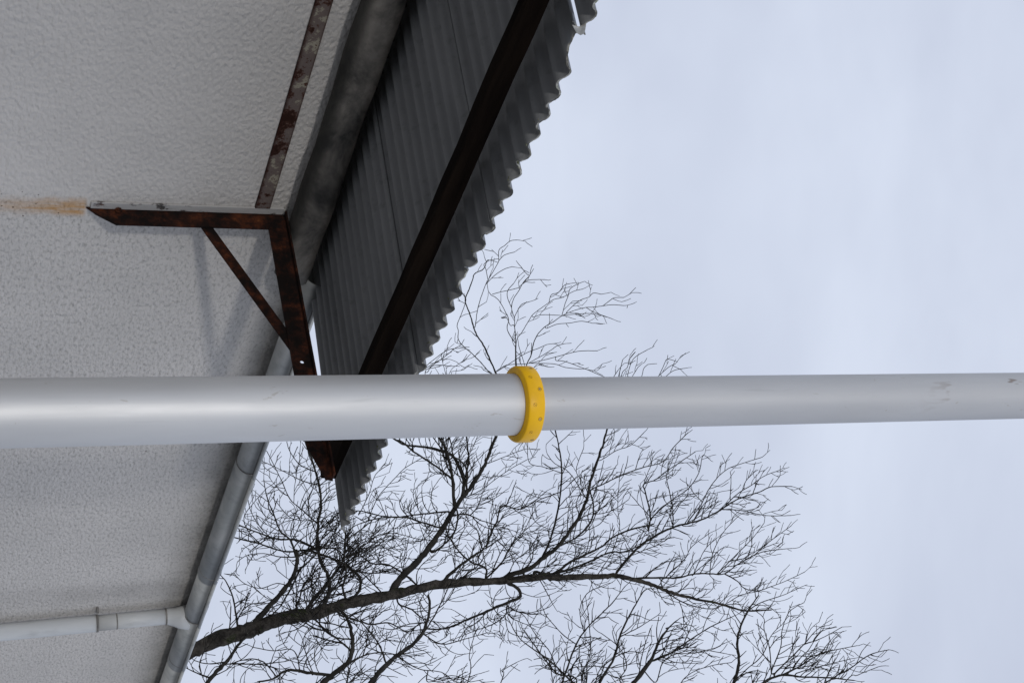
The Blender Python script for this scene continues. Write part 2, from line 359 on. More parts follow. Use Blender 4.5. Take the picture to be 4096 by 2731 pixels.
# broken chip hanging at the gap and moss in the edge valleys, its pale lumps mimicking lit sheet edges
rnd = random.Random(5)
def on_n(x, y, n): r = ray(x, y); return r * (n / r.y)
mb = MB(); ch = [on_n(x, y, 2.097) for x, y in ((2290, 104), (2318, 112), (2345, 98), (2341, 122), (2335, 136), (2322, 142), (2306, 133))]
mb.prism([(v.x, v.z) for v in ch], 'n', 2.096, 2.101); mb.build('broken_chip', CHIP, can, bevel=0.001)
mb = MB()
for k in range(0, 31):
    if rnd.random() < 0.45: continue
    a = A0 - PIT * (k + 0.5)
    for _ in range(rnd.randint(1, 3)):
        aa = a + rnd.uniform(-.012, .016); n = 2.1 + rnd.uniform(.001, .02); r = rnd.uniform(.0015, .0035)
        z = sheetz(aa, n) + (0.001 if 2.5 < aa < 3.14 else 0.0045 if aa < 2.5 else -.003)
        vs = []; fs = []
        for i in range(5):
            th = math.pi * i / 4
            for j in range(7):
                ph = 2 * math.pi * j / 7; q = r * rnd.uniform(.75, 1.25)
                vs.append((aa + 1.3 * q * math.sin(th) * math.cos(ph), n + q * math.sin(th) * math.sin(ph), z + q * .8 * math.cos(th)))
        for i in range(4):
            for j in range(7): fs.append((i * 7 + j, i * 7 + (j + 1) % 7, (i + 1) * 7 + (j + 1) % 7, (i + 1) * 7 + j))
        mb.add(vs, fs, 0, True)
mb.build('moss_lit_edge', MOSS_LIT_EDGE, can, kind='stuff')
# purlin under the sheets and the packing block on the bracket
mb = MB(); K = 34; vs = []
rnd = random.Random(9)
for i in range(K + 1):
    a = -0.6 + (3.87 + 0.6) * i / K; j = rnd.uniform(-.0018, .0018); q = rnd.uniform(-.0015, .0015)
    vs += [(a, 2.268 + j, 1.2355 + q), (a, 2.226 + j, 1.2335 + q), (a, 2.222 + j, 1.281), (a, 2.266 + j, 1.283)]
fs = [(4 * i + k, 4 * i + (k + 1) % 4, 4 * i + 4 + (k + 1) % 4, 4 * i + 4 + k) for i in range(K) for k in range(4)] + [(0, 1, 2, 3), (4 * K + 3, 4 * K + 2, 4 * K + 1, 4 * K)]
mb.add(vs, fs); mb.build('purlin', WOOD, can, bevel=0.003)
mb = MB(); mb.box(3.50, 3.72, 2.19, 2.29, 1.176, 1.234); mb.build('packing_block', WOOD, can, bevel=0.004)
# support bracket(s): angle-iron post, arm with a bolt hole, flat brace
def bracket(da, first):
    A = 3.56 + da; T = 0.006
    mb = MB()                                          # post: flange standing off the wall, cut on the slant at its foot
    mb.prism([(2.999, 0.572), (2.999, 1.168), (2.935, 1.168), (2.935, 0.655), (2.972, 0.600)], 'a', A, A + T)
    post = mb.build('bracket_post', RUST, can, bevel=0.0012)
    mb = MB(); mb.box(A - 0.027, A, 2.993, 2.9992, 0.585, 1.165); mb.build('wall_flange', RUSTW, post, bevel=0.001)
    for z in (0.665,):
        mb = MB(); mb.tube([(A - .001, 2.985, z), (A - .008, 2.985, z)], 0.011, 6, smooth=False); mb.tube([(A - .008, 2.985, z), (A - .013, 2.985, z)], 0.005, 8); mb.build('bolt', RUST, post)
    # arm
    mb = MB(); hn, hz, hr = 2.439, 1.143, 0.006
    top, bot = 1.170, 1.113
    def plate(n0, n1, z0a, z0b=None):                  # vertical flange piece
        mb.prism([(n0, bot), (n1, bot), (n1, top), (n0, top)], 'a', A - .001, A - .001 + T)
    plate(2.992, hn + .02, 0); 
    vs = []; fs = []; cor = []
    for k in range(16):
        t = 2 * math.pi * k / 16; c, s = math.cos(t), math.sin(t); q = max(abs(c), abs(s))
        zz = hz + .02 * s / q
        cor.append((hn + .02 * c / q, top if abs(s / q) > .999 and s > 0 else (bot if abs(s / q) > .999 and s < 0 else zz)))
    # fix the corner columns so that the square reaches top and bottom of the flange
    cor = [(x, top if z > hz + .0195 else (bot if z < hz - .0195 else z)) for x, z in cor]
    for aa in (A - .001, A - .001 + T):
        for k in range(16): t = 2 * math.pi * k / 16; vs.append((aa, hn + hr * math.cos(t), hz + hr * math.sin(t)))
        for k in range(16): vs.append((aa, cor[k][0], cor[k][1]))
    for k in range(16):
        k2 = (k + 1) % 16; fs += [(k, k2, 16 + k2, 16 + k), (32 + k, 48 + k, 48 + k2, 32 + k2), (k, 32 + k, 32 + k2, k2), (16 + k, 16 + k2, 48 + k2, 48 + k)]
    mb.add(vs, fs)
    mb.prism([(hn - .02, bot), (2.150, bot), (2.075, 1.140), (2.045, 1.150), (2.040, top), (hn - .02, top)], 'a', A - .001, A - .001 + T)
    mb.prism([(A - .020, top - .0005), (A + .0048, top - .0005), (A + .0048, top + .0048), (A - .020, top + .0048)], 'n', 2.05, 2.992)
    arm = mb.build('bracket_arm', RUST, can)
    # brace on the far side of the flange
    mb = MB(); p0 = Vector((2.946, 0.922)); p1 = Vector((2.478, 1.137)); d = (p1 - p0).normalized(); q = Vector((-d.y, d.x)) * 0.0163
    pl = [p0 + q, p1 + q, p1 - q, p0 - q]; mb.prism([(p.x, p.y) for p in pl], 'a', A + T, A + T + .006); mb.build('bracket_brace', RUST, can, bevel=0.001)
    mb = MB(); mb.box(A - .004, A - .0012, 2.50, 2.60, bot + .002, bot + .03); 
bracket(0, True); bracket(-3.2, False)
# flat iron strip on the wall, cream paint flaking
mb = MB(); mb.box(-1.0, 3.531, 2.990, 2.9993, 1.073, 1.120); mb.build('wall_strip', RUSTP, can, bevel=0.0015)
# sooty rolled zinc valley hanging under the sheets against the wall
mb = MB(); prof = []
for k in range(13): t = R(8 - 98 * k / 12); prof.append((2.942 + 0.053 * math.cos(t), 1.232 + 0.055 * math.sin(t)))
prof += [(2.925, 1.180), (2.905, 1.192), (2.893, 1.215), (2.888, 1.245), (2.890, 1.274)]
inner = [(n + .0, z + .004) for n, z in prof]
nP = len(prof); vs = []; fs = []
K = 60; rnd = random.Random(3)
for i in range(K + 1):
    a = -1.0 + 4.775 * i / K
    for sgn in (0, 1):
        for k, (n, z) in enumerate(prof):
            aa = a
            if i == K: aa = 3.655 + 0.125 * min(1, max(0, (k - 4) / 7)) + 0.006 * math.sin(k * 1.7)
            dz = 0.0022 * math.sin(a * 9 + k * .5) + 0.0016 * math.sin(a * 23 + k)
            cn, cz = 2.94, 1.235; l = math.hypot(n - cn, z - cz); s = (l - .003 * sgn) / l
            vs.append((aa, cn + (n - cn) * s, cz + (z - cz) * s + dz))
for i in range(K):
    b = i * 2 * nP
    for k in range(nP - 1):
        fs += [(b + k, b + k + 1, b + 2 * nP + k + 1, b + 2 * nP + k), (b + nP + k, b + 3 * nP + k, b + 3 * nP + k + 1, b + nP + k + 1)]
    fs.append((b + nP - 1, b + 2 * nP - 1, b + 4 * nP - 1, b + 3 * nP - 1)); fs.append((b, b + 2 * nP, b + 3 * nP, b + nP))
b = K * 2 * nP
for k in range(nP - 1): fs.append((b + k, b + k + 1, b + nP + k + 1, b + nP + k))
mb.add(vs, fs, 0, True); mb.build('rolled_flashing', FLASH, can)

# ------------------------------------------------------------------ pole
RHO, TH = 2.0, R(57.37)
pa, pn = RHO * math.sin(TH), RHO * math.cos(TH)
pole = empty('pole', pa, pn, 'tall silver aluminium pole with a yellow collar, standing in front of everything', 'pole')
def mat_alu(name, lo, hi, rough, metal, stain=0.0):
    m = M(name, rough, metal, 0.5); X = m.xyz()
    c = m.mix(m.ramp(m.noise(3.5, 5, 0.6, m.map((3, 3, 0.5))), (0.35, 0.0), (0.7, 1.0)), lo, hi)
    sm = m.ramp(m.noise(12, 5, 0.7, m.map((2.5, 2.5, 0.22)), 0.5), (0.62, 0.0), (0.80, 1.0)); c = m.mix(m.math('MULTIPLY', sm, 0.3), c, (0.20, 0.195, 0.18))
    sc2 = m.ramp(m.noise(16, 4, 0.75, m.map((2.0, 2.0, 1.0)), 1.2), (0.655, 0.0), (0.69, 1.0)); c = m.mix(m.math('MULTIPLY', sc2, 0.3), c, (0.30, 0.24, 0.16))
    if stain:
        t2 = m.ramp(m.noise(20, 3, 0.6, m.map((1.5, 1.5, 0.5))), (0.60, 0.0), (0.64, 1.0)); z = m.rng(X[2], 3.10, 3.27)
        c = m.mix(m.math('MULTIPLY', m.math('MULTIPLY', t2, z), 0.7), c, (0.20, 0.14, 0.10))
    m.col(c); m.rgh(m.ramp(m.noise(6, 4, 0.6, m.map((4, 4, 0.6))), (0.3, rough - .05), (0.7, rough + .08)))
    m.bump(m.noise(40, 3, 0.6, m.map((6, 6, 0.15))), 0.0002, 0.5); return m.m
ALU1 = mat_alu('satin_aluminium', (0.59, 0.59, 0.585), (0.68, 0.68, 0.67), 0.52, 0.55)
ALU2 = mat_alu('dull_aluminium', (0.50, 0.50, 0.50), (0.58, 0.58, 0.575), 0.52, 0.45, stain=1)
R1, R2, R3 = 0.0440, 0.0381, 0.0548
CZ0, CZ1 = 0.8405, 0.8640
def lathe(mb, prof, seg=72, smooth=True):
    vs = [(pa + r * math.cos(2 * math.pi * k / seg), pn + r * math.sin(2 * math.pi * k / seg), z) for r, z in prof for k in range(seg)]
    fs = [(i * seg + k, i * seg + (k + 1) % seg, (i + 1) * seg + (k + 1) % seg, (i + 1) * seg + k) for i in range(len(prof) - 1) for k in range(seg)]
    mb.add(vs, fs, 0, smooth)
mb = MB(); lathe(mb, [(0.0, -EYE), (R1, -EYE), (R1, -EYE + .001), (R1, 0), (R1, .7895), (R1, CZ0 + .004)]); mb.build('lower_tube', ALU1, pole)
mb = MB(); lathe(mb, [(R2, CZ0 - .02), (R2, 2.55), (R2, 3.6), (R2 - .002, 3.601), (0, 3.601)]); mb.build('upper_tube', ALU2, pole)
def mat_yellow():
    m = M('yellow_plastic', 0.42, spec=0.3)
    c = m.mix(m.ramp(m.noise(18, 5, 0.65), (0.45, 0.0), (0.75, 1.0)), (0.98, 0.55, 0.006), (0.84, 0.45, 0.010))
    c = m.mix(m.math('MULTIPLY', m.ramp(m.noise(60, 4, 0.7), (0.66, 0.0), (0.74, 1.0)), 0.4), c, (0.25, 0.12, 0.02)); m.col(c); m.bump(m.noise(70, 3), 0.0004, 0.4); return m.m
YEL = mat_yellow(); DARKY = mat_simple('screw_recess', (0.28, 0.14, 0.01), (0.40, 0.22, 0.015), 40, 0.6); STEEL = mat_simple('dull_screw', (0.20, 0.19, 0.14), (0.38, 0.36, 0.28), 80, 0.5)
mb = MB(); lathe(mb, [(R1 + .0002, CZ0 + .003), (R1 + .0003, CZ0 - .0024), (R1 + .0012, CZ0 - .0030), (R3 - .0030, CZ0 - .0016), (R3 - .0012, CZ0 - .0004), (R3, CZ0 + .002), (R3, CZ1 - .002), (R3 - .0006, CZ1 - .0006), (R3 - .002, CZ1), (R2 + .0002, CZ1)], 96); 
collar = mb.build('collar', YEL, pole); es = collar.modifiers.new('split', 'EDGE_SPLIT'); es.split_angle = R(28)
# direction from pole to camera, as an angle in building coordinates
toc = math.atan2(-pn, -pa)
def on_ring(ang, z, r, du, dv):                        # point on the ring surface: du along the circumference, dv up
    t = toc + ang + du / R3; return (pa + r * math.cos(t), pn + r * math.sin(t), z + dv)
def disc(mb, ang, z, r0, r1, rad_in, rad_out, seg=20):   # annulus hugging the ring
    vs = [on_ring(ang, z, rr, q * math.cos(2 * math.pi * k / seg), q * math.sin(2 * math.pi * k / seg)) for q, rr in ((rad_in, r0), (rad_out, r1)) for k in range(seg)]
    fs = [(k, (k + 1) % seg, seg + (k + 1) % seg, seg + k) for k in range(seg)]
    mb.add(vs, fs, 0, True)
    return vs
# azimuth sign: photo-down is +a from the camera's view, measured from the line pole-camera
for k in range(8):
    for kind, ang, z in (('countersunk', R(-22.5 + 45 * k), CZ0 + 0.0165), ('slotted', R(45 * k + 1), CZ0 + 0.0075)):
        e = MB()
        if kind == 'countersunk':
            disc(e, ang, z, R3 + .00012, R3 + .0002, .0022, .0029); o = e.build('screw_recess', DARKY, collar)
            e = MB(); vs = [on_ring(ang, z, R3 + .00025, q * math.cos(2 * math.pi * i / 14), q * math.sin(2 * math.pi * i / 14)) for q in (.0014,) for i in range(14)]; e.add(vs, [tuple(range(14))]); e.build('screw', STEEL, collar)
        else:
            disc(e, ang, z, R3 + .00015, R3 + .00015, .0023, .0027)
            c, s = math.cos(R(50)), math.sin(R(50)); hw = .0003
            vs = [on_ring(ang, z, R3 + .0002, c * x - s * y, s * x + c * y) for x, y in ((-.0023, -hw), (.0023, -hw), (.0023, hw), (-.0023, hw))]
            e.add(vs, [(0, 1, 2, 3)]); e.build('slotted_screw', DARKY, collar)
#TREES
# ------------------------------------------------------------------ bare trees behind the house
# limb outlines were read off the photograph; each gets its own distance, thickness and depth drift, twigs are grown in 3-D
ZA = lambda x, y: (700 + x / 1.5207, 1700 + y / 1.5207)
ZB = lambda x, y: (1900 + x / 1.3835, 1650 + y / 1.3835)
ZC = lambda x, y: (1700 + x / 2.138, 950 + y / 2.138)
T1 = [  # (zoom, width at start, width at end in zoom px, points)
 ('A',86,84,[(60,1385),(130,1360),(260,1300),(400,1262),(500,1230)]),
 ('A',84,36,[(500,1230),(600,1190),(720,1160),(820,1150),(960,1110),(1080,1075),(1200,1055),(1330,1030),(1450,1000),(1560,975),(1700,960),(1850,950),(2000,945),(2130,930),(2280,915)]),
 ('B',32,7,[(414,912),(560,908),(700,905),(780,900),(870,920),(960,945),(1040,975),(1120,1005),(1200,1025),(1350,1055),(1430,1080),(1510,1095),(1640,1090)]),
 ('A',46,15,[(1320,1020),(1340,970),(1400,900),(1500,800),(1570,710),(1620,640),(1680,540),(1740,450),(1790,390),(1850,300),(1890,230),(1920,150),(1955,65)]),
 ('C',16,6,[(640,1290),(600,1150),(545,1020),(500,920),(440,830),(415,760),(385,660),(345,540),(370,460),(405,370),(425,310),(500,270),(530,200),(550,195)]),
 ('C',9,4,[(600,1180),(560,1160),(480,1070),(400,990),(330,930),(285,870),(285,800),(275,750),(300,680),(335,590),(350,520),(310,460)]),
 ('C',7,3,[(430,760),(445,640),(470,540),(490,480),(520,400),(560,330),(600,260),(630,200),(632,110),(680,70),(730,30),(785,22)]),
 ('C',5,3,[(520,400),(600,320),(680,270),(745,250)]), ('C',5,3,[(630,200),(680,150),(765,125)]), ('C',4,3,[(540,370),(520,270),(505,230),(550,195)]),
 ('C',12,3,[(800,1230),(775,1090),(775,910),(765,760),(730,750),(700,690),(665,690)]),
 ('C',6,3,[(765,760),(765,690),(740,600),(760,520),(800,460),(840,385),(890,330),(880,320)]),
 ('C',4,3,[(740,600),(705,510),(710,450),(760,390)]), ('C',4,3,[(840,385),(900,362),(1025,360)]), ('C',4,3,[(760,690),(800,610),(830,570),(890,550)]),
 ('C',7,4,[(770,900),(705,790),(715,700),(690,640),(640,550),(600,510),(565,490),(540,455)]), ('C',4,3,[(575,485),(650,465),(720,450),(800,430)]),
 ('C',7,3,[(790,1220),(780,905),(830,810),(870,740),(900,690),(920,660),(970,620),(1040,570),(1100,530),(1180,510),(1270,460),(1350,440)]),
 ('C',10,3,[(850,1230),(870,1090),(910,1000),(930,900),(970,820),(1030,760),(1100,720),(1170,670),(1260,630),(1360,600),(1440,595),(1520,585),(1600,575),(1700,582)]),
 ('C',4,3,[(1180,665),(1290,655),(1400,650),(1480,660)]), ('C',5,3,[(1040,775),(1130,740),(1240,730),(1330,715),(1405,725)]),
 ('C',4,3,[(1170,670),(1200,560),(1225,500),(1240,440),(1290,405)]), ('C',4,3,[(1380,600),(1450,640),(1600,695)]),
 ('C',4,3,[(1210,640),(1280,570),(1340,530),(1400,510),(1440,475),(1510,485)]), ('C',4,3,[(1520,585),(1580,540),(1620,515),(1700,513)]), ('C',4,3,[(1060,560),(1080,490),(1140,470),(1190,410),(1235,395)]),
 ('C',4,3,[(930,680),(1000,660),(1150,665)]), ('C',6,3,[(600,1150),(700,1090),(860,1080),(1000,1050),(1120,1020),(1230,990),(1330,970),(1475,968)]),
 ('C',6,3,[(860,1180),(850,1085),(800,920)]), ('C',4,3,[(600,1150),(640,1130),(750,1060),(860,990),(960,950),(1040,915)]), ('C',4,3,[(890,1070),(1000,1010),(1080,960),(1130,925),(1190,908)]),
 ('C',4,3,[(900,1075),(1100,1080),(1200,1110),(1340,1125)]), ('C',4,3,[(1120,1050),(1200,1060),(1390,1130)]),
 ('A',24,10,[(1700,480),(1690,330),(1670,230),(1640,130),(1600,70),(1540,-40)]), ('A',22,8,[(1750,430),(1755,330),(1700,200),(1600,150),(1500,130),(1400,120),(1330,80),(1280,20)]),
 ('A',14,6,[(1750,400),(1780,300),(1740,220),(1640,160),(1560,60)]), ('A',14,6,[(1680,320),(1560,230),(1450,160),(1380,100),(1320,75),(1260,-30)]),
 ('A',12,5,[(1660,525),(1600,530),(1450,545),(1350,560),(1250,550),(1150,525),(1100,520)]), ('A',12,5,[(1640,630),(1500,590),(1400,560),(1280,560),(1180,580),(1080,620),(1040,680)]),
 ('A',8,3,[(1700,640),(1650,690),(1500,695),(1400,670),(1330,655)]), ('A',6,3,[(1740,450),(1850,400),(1960,320),(2050,260),(2140,210)]),
 ('A',5,3,[(1770,480),(1860,480),(1950,440),(2000,405)]), ('A',5,3,[(1880,240),(1960,210),(2060,170),(2120,148)]), ('A',6,3,[(1720,500),(1800,500),(1865,485)]),
 ('A',26,5,[(1640,940),(1700,880),(1780,820),(1850,770),(1920,730),(1990,680)]), ('A',13,4,[(1890,740),(1930,640),(1960,580),(1990,490),(2100,510),(2200,450),(2260,400)]),
 ('A',16,8,[(1570,770),(1640,720),(1700,650),(1720,560),(1710,500)]), ('A',13,7,[(1890,920),(1890,870),(1800,830),(1730,770),(1680,700),(1640,620)]), ('A',16,4,[(2120,880),(2150,850),(2175,800),(2182,735)]),
 ('A',8,3,[(1860,730),(1840,640),(1800,600),(1750,560)]), ('A',8,3,[(1960,700),(2030,770),(2090,850)]),
 ('B',28,8,[(180,905),(300,860),(380,800),(460,740),(520,660),(580,570),(620,470),(640,380),(680,260),(710,170),(730,95),(760,20)]),
 ('B',13,6,[(370,805),(410,720),(440,620),(470,470),(480,330),(470,220),(445,100),(430,20)]), ('B',16,7,[(330,880),(430,890),(520,830),(600,790),(700,740),(760,690),(850,650),(930,630),(990,615)]),
 ('B',13,4,[(430,890),(540,860),(640,820),(700,790),(760,770),(820,770),(900,740),(960,720),(1050,710)]),
 ('B',14,4,[(780,890),(850,800),(920,730),(1000,680),(1080,640),(1160,615),(1230,600),(1300,570),(1370,530),(1430,490),(1500,460),(1570,440),(1640,410),(1755,408)]),
 ('B',10,4,[(460,740),(560,690),(620,630),(650,580),(655,500),(640,430),(700,400),(760,370),(850,330),(940,300),(1040,270),(1100,190),(1180,110)]),
 ('B',9,4,[(960,650),(970,560),(940,430),(935,395),(1000,370),(1050,330),(1110,290),(1220,215)]), ('B',8,3,[(1095,640),(1095,540),(1075,430),(1060,350),(1090,270)]),
 ('B',7,3,[(1180,600),(1250,510),(1290,430),(1340,360),(1400,310),(1480,280),(1590,245)]), ('B',6,3,[(1370,530),(1450,450),(1530,400),(1600,350),(1680,320)]),
 ('B',6,3,[(1370,535),(1470,540),(1560,560),(1640,570),(1750,568)]), ('B',7,3,[(960,650),(980,580),(1080,490),(1180,420),(1240,330),(1260,240),(1290,250)]),
 ('B',11,3,[(870,915),(1000,912),(1120,912),(1220,890),(1300,890),(1380,890),(1450,840),(1540,790),(1620,720),(1750,625)]), ('B',7,3,[(1380,890),(1450,930),(1490,970),(1560,985),(1640,960),(1720,930),(1825,880)]),
 ('B',6,3,[(1300,890),(1310,800),(1350,700),(1400,630),(1460,570)]), ('B',6,3,[(1450,840),(1560,780),(1650,760),(1758,750)]), ('B',6,3,[(1340,890),(1430,800),(1530,700),(1600,610)]),
 ('B',8,3,[(1030,970),(1100,1020),(1180,1060),(1300,1085),(1380,1060),(1470,1010),(1580,985)]), ('B',6,3,[(1510,1095),(1580,1050),(1700,1010),(1795,968)]),
 ('B',7,3,[(1040,975),(1030,930),(1060,905),(1160,810),(1200,740),(1300,665)]), ('B',6,3,[(1210,890),(1270,760),(1330,700)]), ('B',5,3,[(760,770),(800,640),(790,520),(800,350)]),
 ('B',7,3,[(620,480),(520,330),(440,280),(400,230)]), ('B',6,3,[(580,570),(560,500),(600,400),(560,320),(600,200)]), ('B',5,3,[(470,330),(380,300),(300,275),(292,165)]), ('B',5,3,[(700,260),(780,210),(860,180),(935,110)]),
 ('B',6,3,[(440,450),(330,500),(325,590),(400,640),(500,660)]), ('B',5,3,[(680,560),(760,540),(850,480)]),
 ('A',24,8,[(2030,960),(2080,985),(2100,1040),(2040,1070),(1900,1130),(1780,1180),(1690,1220),(1600,1240),(1520,1235)]), ('A',10,3,[(2020,1075),(2010,1150),(1930,1210),(1820,1250),(1720,1290)]),
 ('A',12,4,[(1360,1085),(1440,1120),(1500,1170),(1560,1190),(1650,1200)]), ('A',16,5,[(380,1250),(370,1150),(350,1040),(310,950),(270,905)]), ('A',10,6,[(325,1255),(335,1200),(340,1100)]),
 ('A',38,18,[(450,1235),(530,1150),(600,1070),(680,980),(730,890),(745,800),(735,760)]), ('A',16,5,[(735,790),(700,700),(640,640),(600,540),(560,440),(540,330)]), ('A',12,4,[(720,900),(800,840),(900,740),(980,640),(1010,560)]),
 ('A',26,9,[(800,1120),(870,1030),(940,940),(1010,850),(1030,770),(1040,640)]), ('A',28,9,[(905,1100),(940,1000),(930,910),(890,840),(870,740),(870,600),(890,480),(870,340),(830,200),(790,95),(770,0)]),
 ('A',20,6,[(1080,1060),(1120,1000),(1125,930),(1080,880),(1000,830),(900,790),(800,760),(700,770),(600,750),(500,715),(350,680),(280,640)]), ('A',16,5,[(1040,1060),(1020,980),(1040,900),(1030,800),(1050,700),(1150,620),(1220,560)]),
 ('A',14,5,[(870,760),(750,700),(620,690),(500,650),(380,600),(330,540)]), ('A',12,4,[(770,790),(860,720),(930,660),(1000,580),(1040,500)]), ('A',16,5,[(760,880),(700,1000),(640,1100),(590,1150)]),
 ('A',13,5,[(1480,980),(1400,910),(1300,850),(1200,840),(1130,790),(1050,730),(940,700)]), ('A',11,4,[(1250,1010),(1180,940),(1120,890),(1020,860)]), ('A',9,3,[(870,600),(780,520),(700,450),(650,340),(600,240),(560,160)]),
 ('A',9,3,[(880,480),(940,400),(1000,380)]), ('A',8,3,[(850,280),(760,240),(700,160),(680,100)]), ('A',8,3,[(860,360),(780,340),(680,290),(600,250),(520,215)]), ('A',8,3,[(740,800),(640,800),(540,780),(440,790),(380,830)]),
 ('A',8,3,[(700,980),(620,960),(520,990),(420,960),(360,900)]), ('A',8,3,[(940,920),(860,930),(780,960),(700,940),(620,880)]), ('A',8,3,[(1100,880),(1200,900),(1300,880),(1390,800),(1420,700)]), ('A',7,3,[(1040,700),(960,640),(900,560),(800,580),(700,560),(620,470)]),
 ('A',8,3,[(600,700),(520,620),(460,520),(440,420)]), ('A',7,3,[(520,720),(450,650),(420,560),(480,470),(560,380)]), ('A',8,3,[(1080,860),(1180,800),(1280,760),(1400,720),(1500,700)]), ('A',7,3,[(1030,780),(1130,700),(1230,680),(1330,640)]),
 ('A',7,3,[(1180,560),(1240,430),(1330,330),(1400,260),(1500,200)]), ('A',7,3,[(1120,540),(1180,420),(1220,300),(1300,240)]), ('A',6,3,[(540,700),(640,600),(760,560),(840,480)]),
 ('A',14,5,[(1000,1150),(1090,1180),(1190,1210),(1300,1200),(1400,1250),(1500,1240)]), ('A',10,4,[(820,1180),(740,1240),(660,1260)]),
 ('C',5,3,[(0,1180),(30,1120),(80,1080),(180,1010),(240,960)]), ('C',4,3,[(0,1110),(80,1040),(200,960),(330,945)]), ('C',4,3,[(0,1120),(120,1050),(190,1040)]), ('C',4,3,[(20,1150),(60,1100),(130,1090),(210,1100)]),
 ('C',4,3,[(1640,1230),(1655,1185),(1690,1045)]), ('C',5,3,[(1670,1240),(1690,1150),(1730,1110),(1745,1040)]), ('C',5,3,[(1720,1240),(1735,1170),(1760,1080),(1800,1020),(1900,960)]), ('C',4,3,[(1840,1200),(1870,1120),(1905,1085)]),
 ('C',5,3,[(1960,1230),(2020,1140),(2060,1050),(2080,1040)]), ('C',4,3,[(1980,1200),(2080,1110),(2140,1080)]), ('C',4,3,[(2040,1200),(2120,1140),(2205,1120)]), ('C',4,3,[(1770,1190),(1820,1110)]), ('C',4,3,[(1600,1210),(1650,1135)])]
T2 = [
 ('O',64,14,[(900,3330),(1300,3270),(1800,3180),(2300,3120),(2800,3080),(3200,3060)]), ('A',34,14,[(260,1900),(180,1700),(200,1568),(250,1500),(320,1430),(380,1340),(440,1270)]),
 ('A',44,12,[(700,1900),(840,1660),(900,1568),(980,1500),(1060,1430),(1080,1330),(1070,1250),(1040,1160),(990,1110)]), ('A',24,8,[(940,1520),(800,1500),(680,1490),(600,1540),(500,1560)]),
 ('A',34,12,[(1120,1700),(1190,1568),(1220,1530),(1290,1450),(1380,1380),(1480,1300),(1530,1200),(1550,1100),(1540,1030)]), ('A',14,5,[(1280,1440),(1250,1350),(1190,1260),(1100,1170),(1030,1130)]),
 ('A',10,4,[(1040,1460),(1150,1400),(1260,1380),(1380,1400),(1470,1400)]), ('A',10,4,[(1080,1300),(980,1290),(900,1240),(860,1180)]), ('A',9,4,[(760,1495),(740,1400),(700,1360),(600,1370),(480,1350)]),
 ('A',9,4,[(620,1530),(540,1440),(450,1420),(330,1450),(240,1470)]), ('A',9,4,[(300,1440),(200,1450),(120,1430)]), ('A',10,4,[(220,1540),(120,1500),(60,1470)]), ('A',9,4,[(840,1510),(800,1400),(780,1300),(830,1230)]),
 ('A',9,3,[(1500,1260),(1620,1330),(1760,1300),(1900,1260)]), ('A',8,3,[(1350,1400),(1480,1480),(1620,1500),(1700,1560)]), ('A',8,3,[(1540,1560),(1680,1520),(1800,1560)]), ('A',8,3,[(1780,1568),(1790,1400),(1820,1280)]),
 ('A',9,3,[(1500,1200),(1420,1210),(1330,1240),(1240,1230)]), ('A',8,3,[(1220,1560),(1130,1500),(1060,1530),(960,1568)]),
 ('B',26,26,[(600,1900),(820,1600),(880,1490)]), ('B',24,4,[(880,1490),(970,1370),(1020,1260),(1080,1180),(1135,1135)]), ('B',12,4,[(960,1380),(1060,1340),(1170,1270),(1260,1210),(1330,1170),(1430,1125)]),
 ('B',16,4,[(600,1640),(690,1490),(770,1350),(800,1240),(840,1150),(890,1060),(940,980),(990,975)]), ('B',12,4,[(430,1600),(500,1440),(560,1280),(620,1190),(700,1110),(760,1050),(830,960)]),
 ('B',26,6,[(1200,1800),(1360,1600),(1430,1490),(1460,1380),(1450,1280),(1470,1180),(1520,1080),(1570,1010)]), ('B',18,5,[(1480,1600),(1600,1490),(1700,1450),(1800,1460),(1960,1465),(2100,1480)]),
 ('B',10,3,[(1700,1450),(1800,1400),(1900,1340),(2000,1310),(2110,1288)]), ('B',10,3,[(1660,1440),(1740,1360),(1820,1280),(1880,1210),(1920,1180)]), ('B',8,3,[(1640,1430),(1690,1300),(1700,1200),(1740,1100),(1820,1050)]),
 ('B',12,4,[(620,1560),(540,1490),(400,1360),(250,1250),(180,1130)]), ('B',9,4,[(1880,1560),(1960,1480),(2080,1410),(2180,1340),(2290,1310)]), ('B',9,4,[(560,1520),(450,1440),(340,1300),(260,1190)]),
 ('B',8,4,[(600,1560),(620,1400),(640,1300),(625,1100)]), ('B',8,3,[(800,1480),(840,1400),(800,1300),(700,1220)]), ('B',7,3,[(980,1370),(1080,1330),(1200,1330),(1330,1300)]), ('B',7,3,[(1000,1490),(1040,1380),(1120,1330),(1240,1310),(1380,1330)]),
 ('B',7,3,[(800,1240),(900,1190),(980,1140)]), ('B',7,3,[(1640,1440),(1630,1300),(1600,1200),(1600,1140),(1560,1100)]), ('B',7,3,[(1430,1490),(1500,1420),(1590,1340),(1640,1230),(1700,1170)]), ('B',7,3,[(1820,1280),(1910,1250),(2030,1185)]),
 ('B',7,3,[(1780,1440),(1880,1410),(2000,1380),(2080,1360)]), ('B',7,3,[(540,1490),(520,1420),(640,1400),(760,1410),(860,1390)]), ('B',6,3,[(450,1440),(420,1330),(330,1220),(270,1120),(200,1090)]), ('B',6,3,[(140,1500),(150,1430),(230,1380)]),
 ('B',6,3,[(560,1280),(480,1220),(400,1130),(380,1090)]), ('B',6,3,[(600,1200),(580,1090),(620,1000),(700,960)]), ('B',6,3,[(1060,1190),(1150,1170),(1210,1180)]), ('B',6,3,[(2040,1500),(2120,1450),(2230,1405)]), ('B',6,3,[(1100,1560),(1180,1450),(1300,1400),(1420,1380)])]
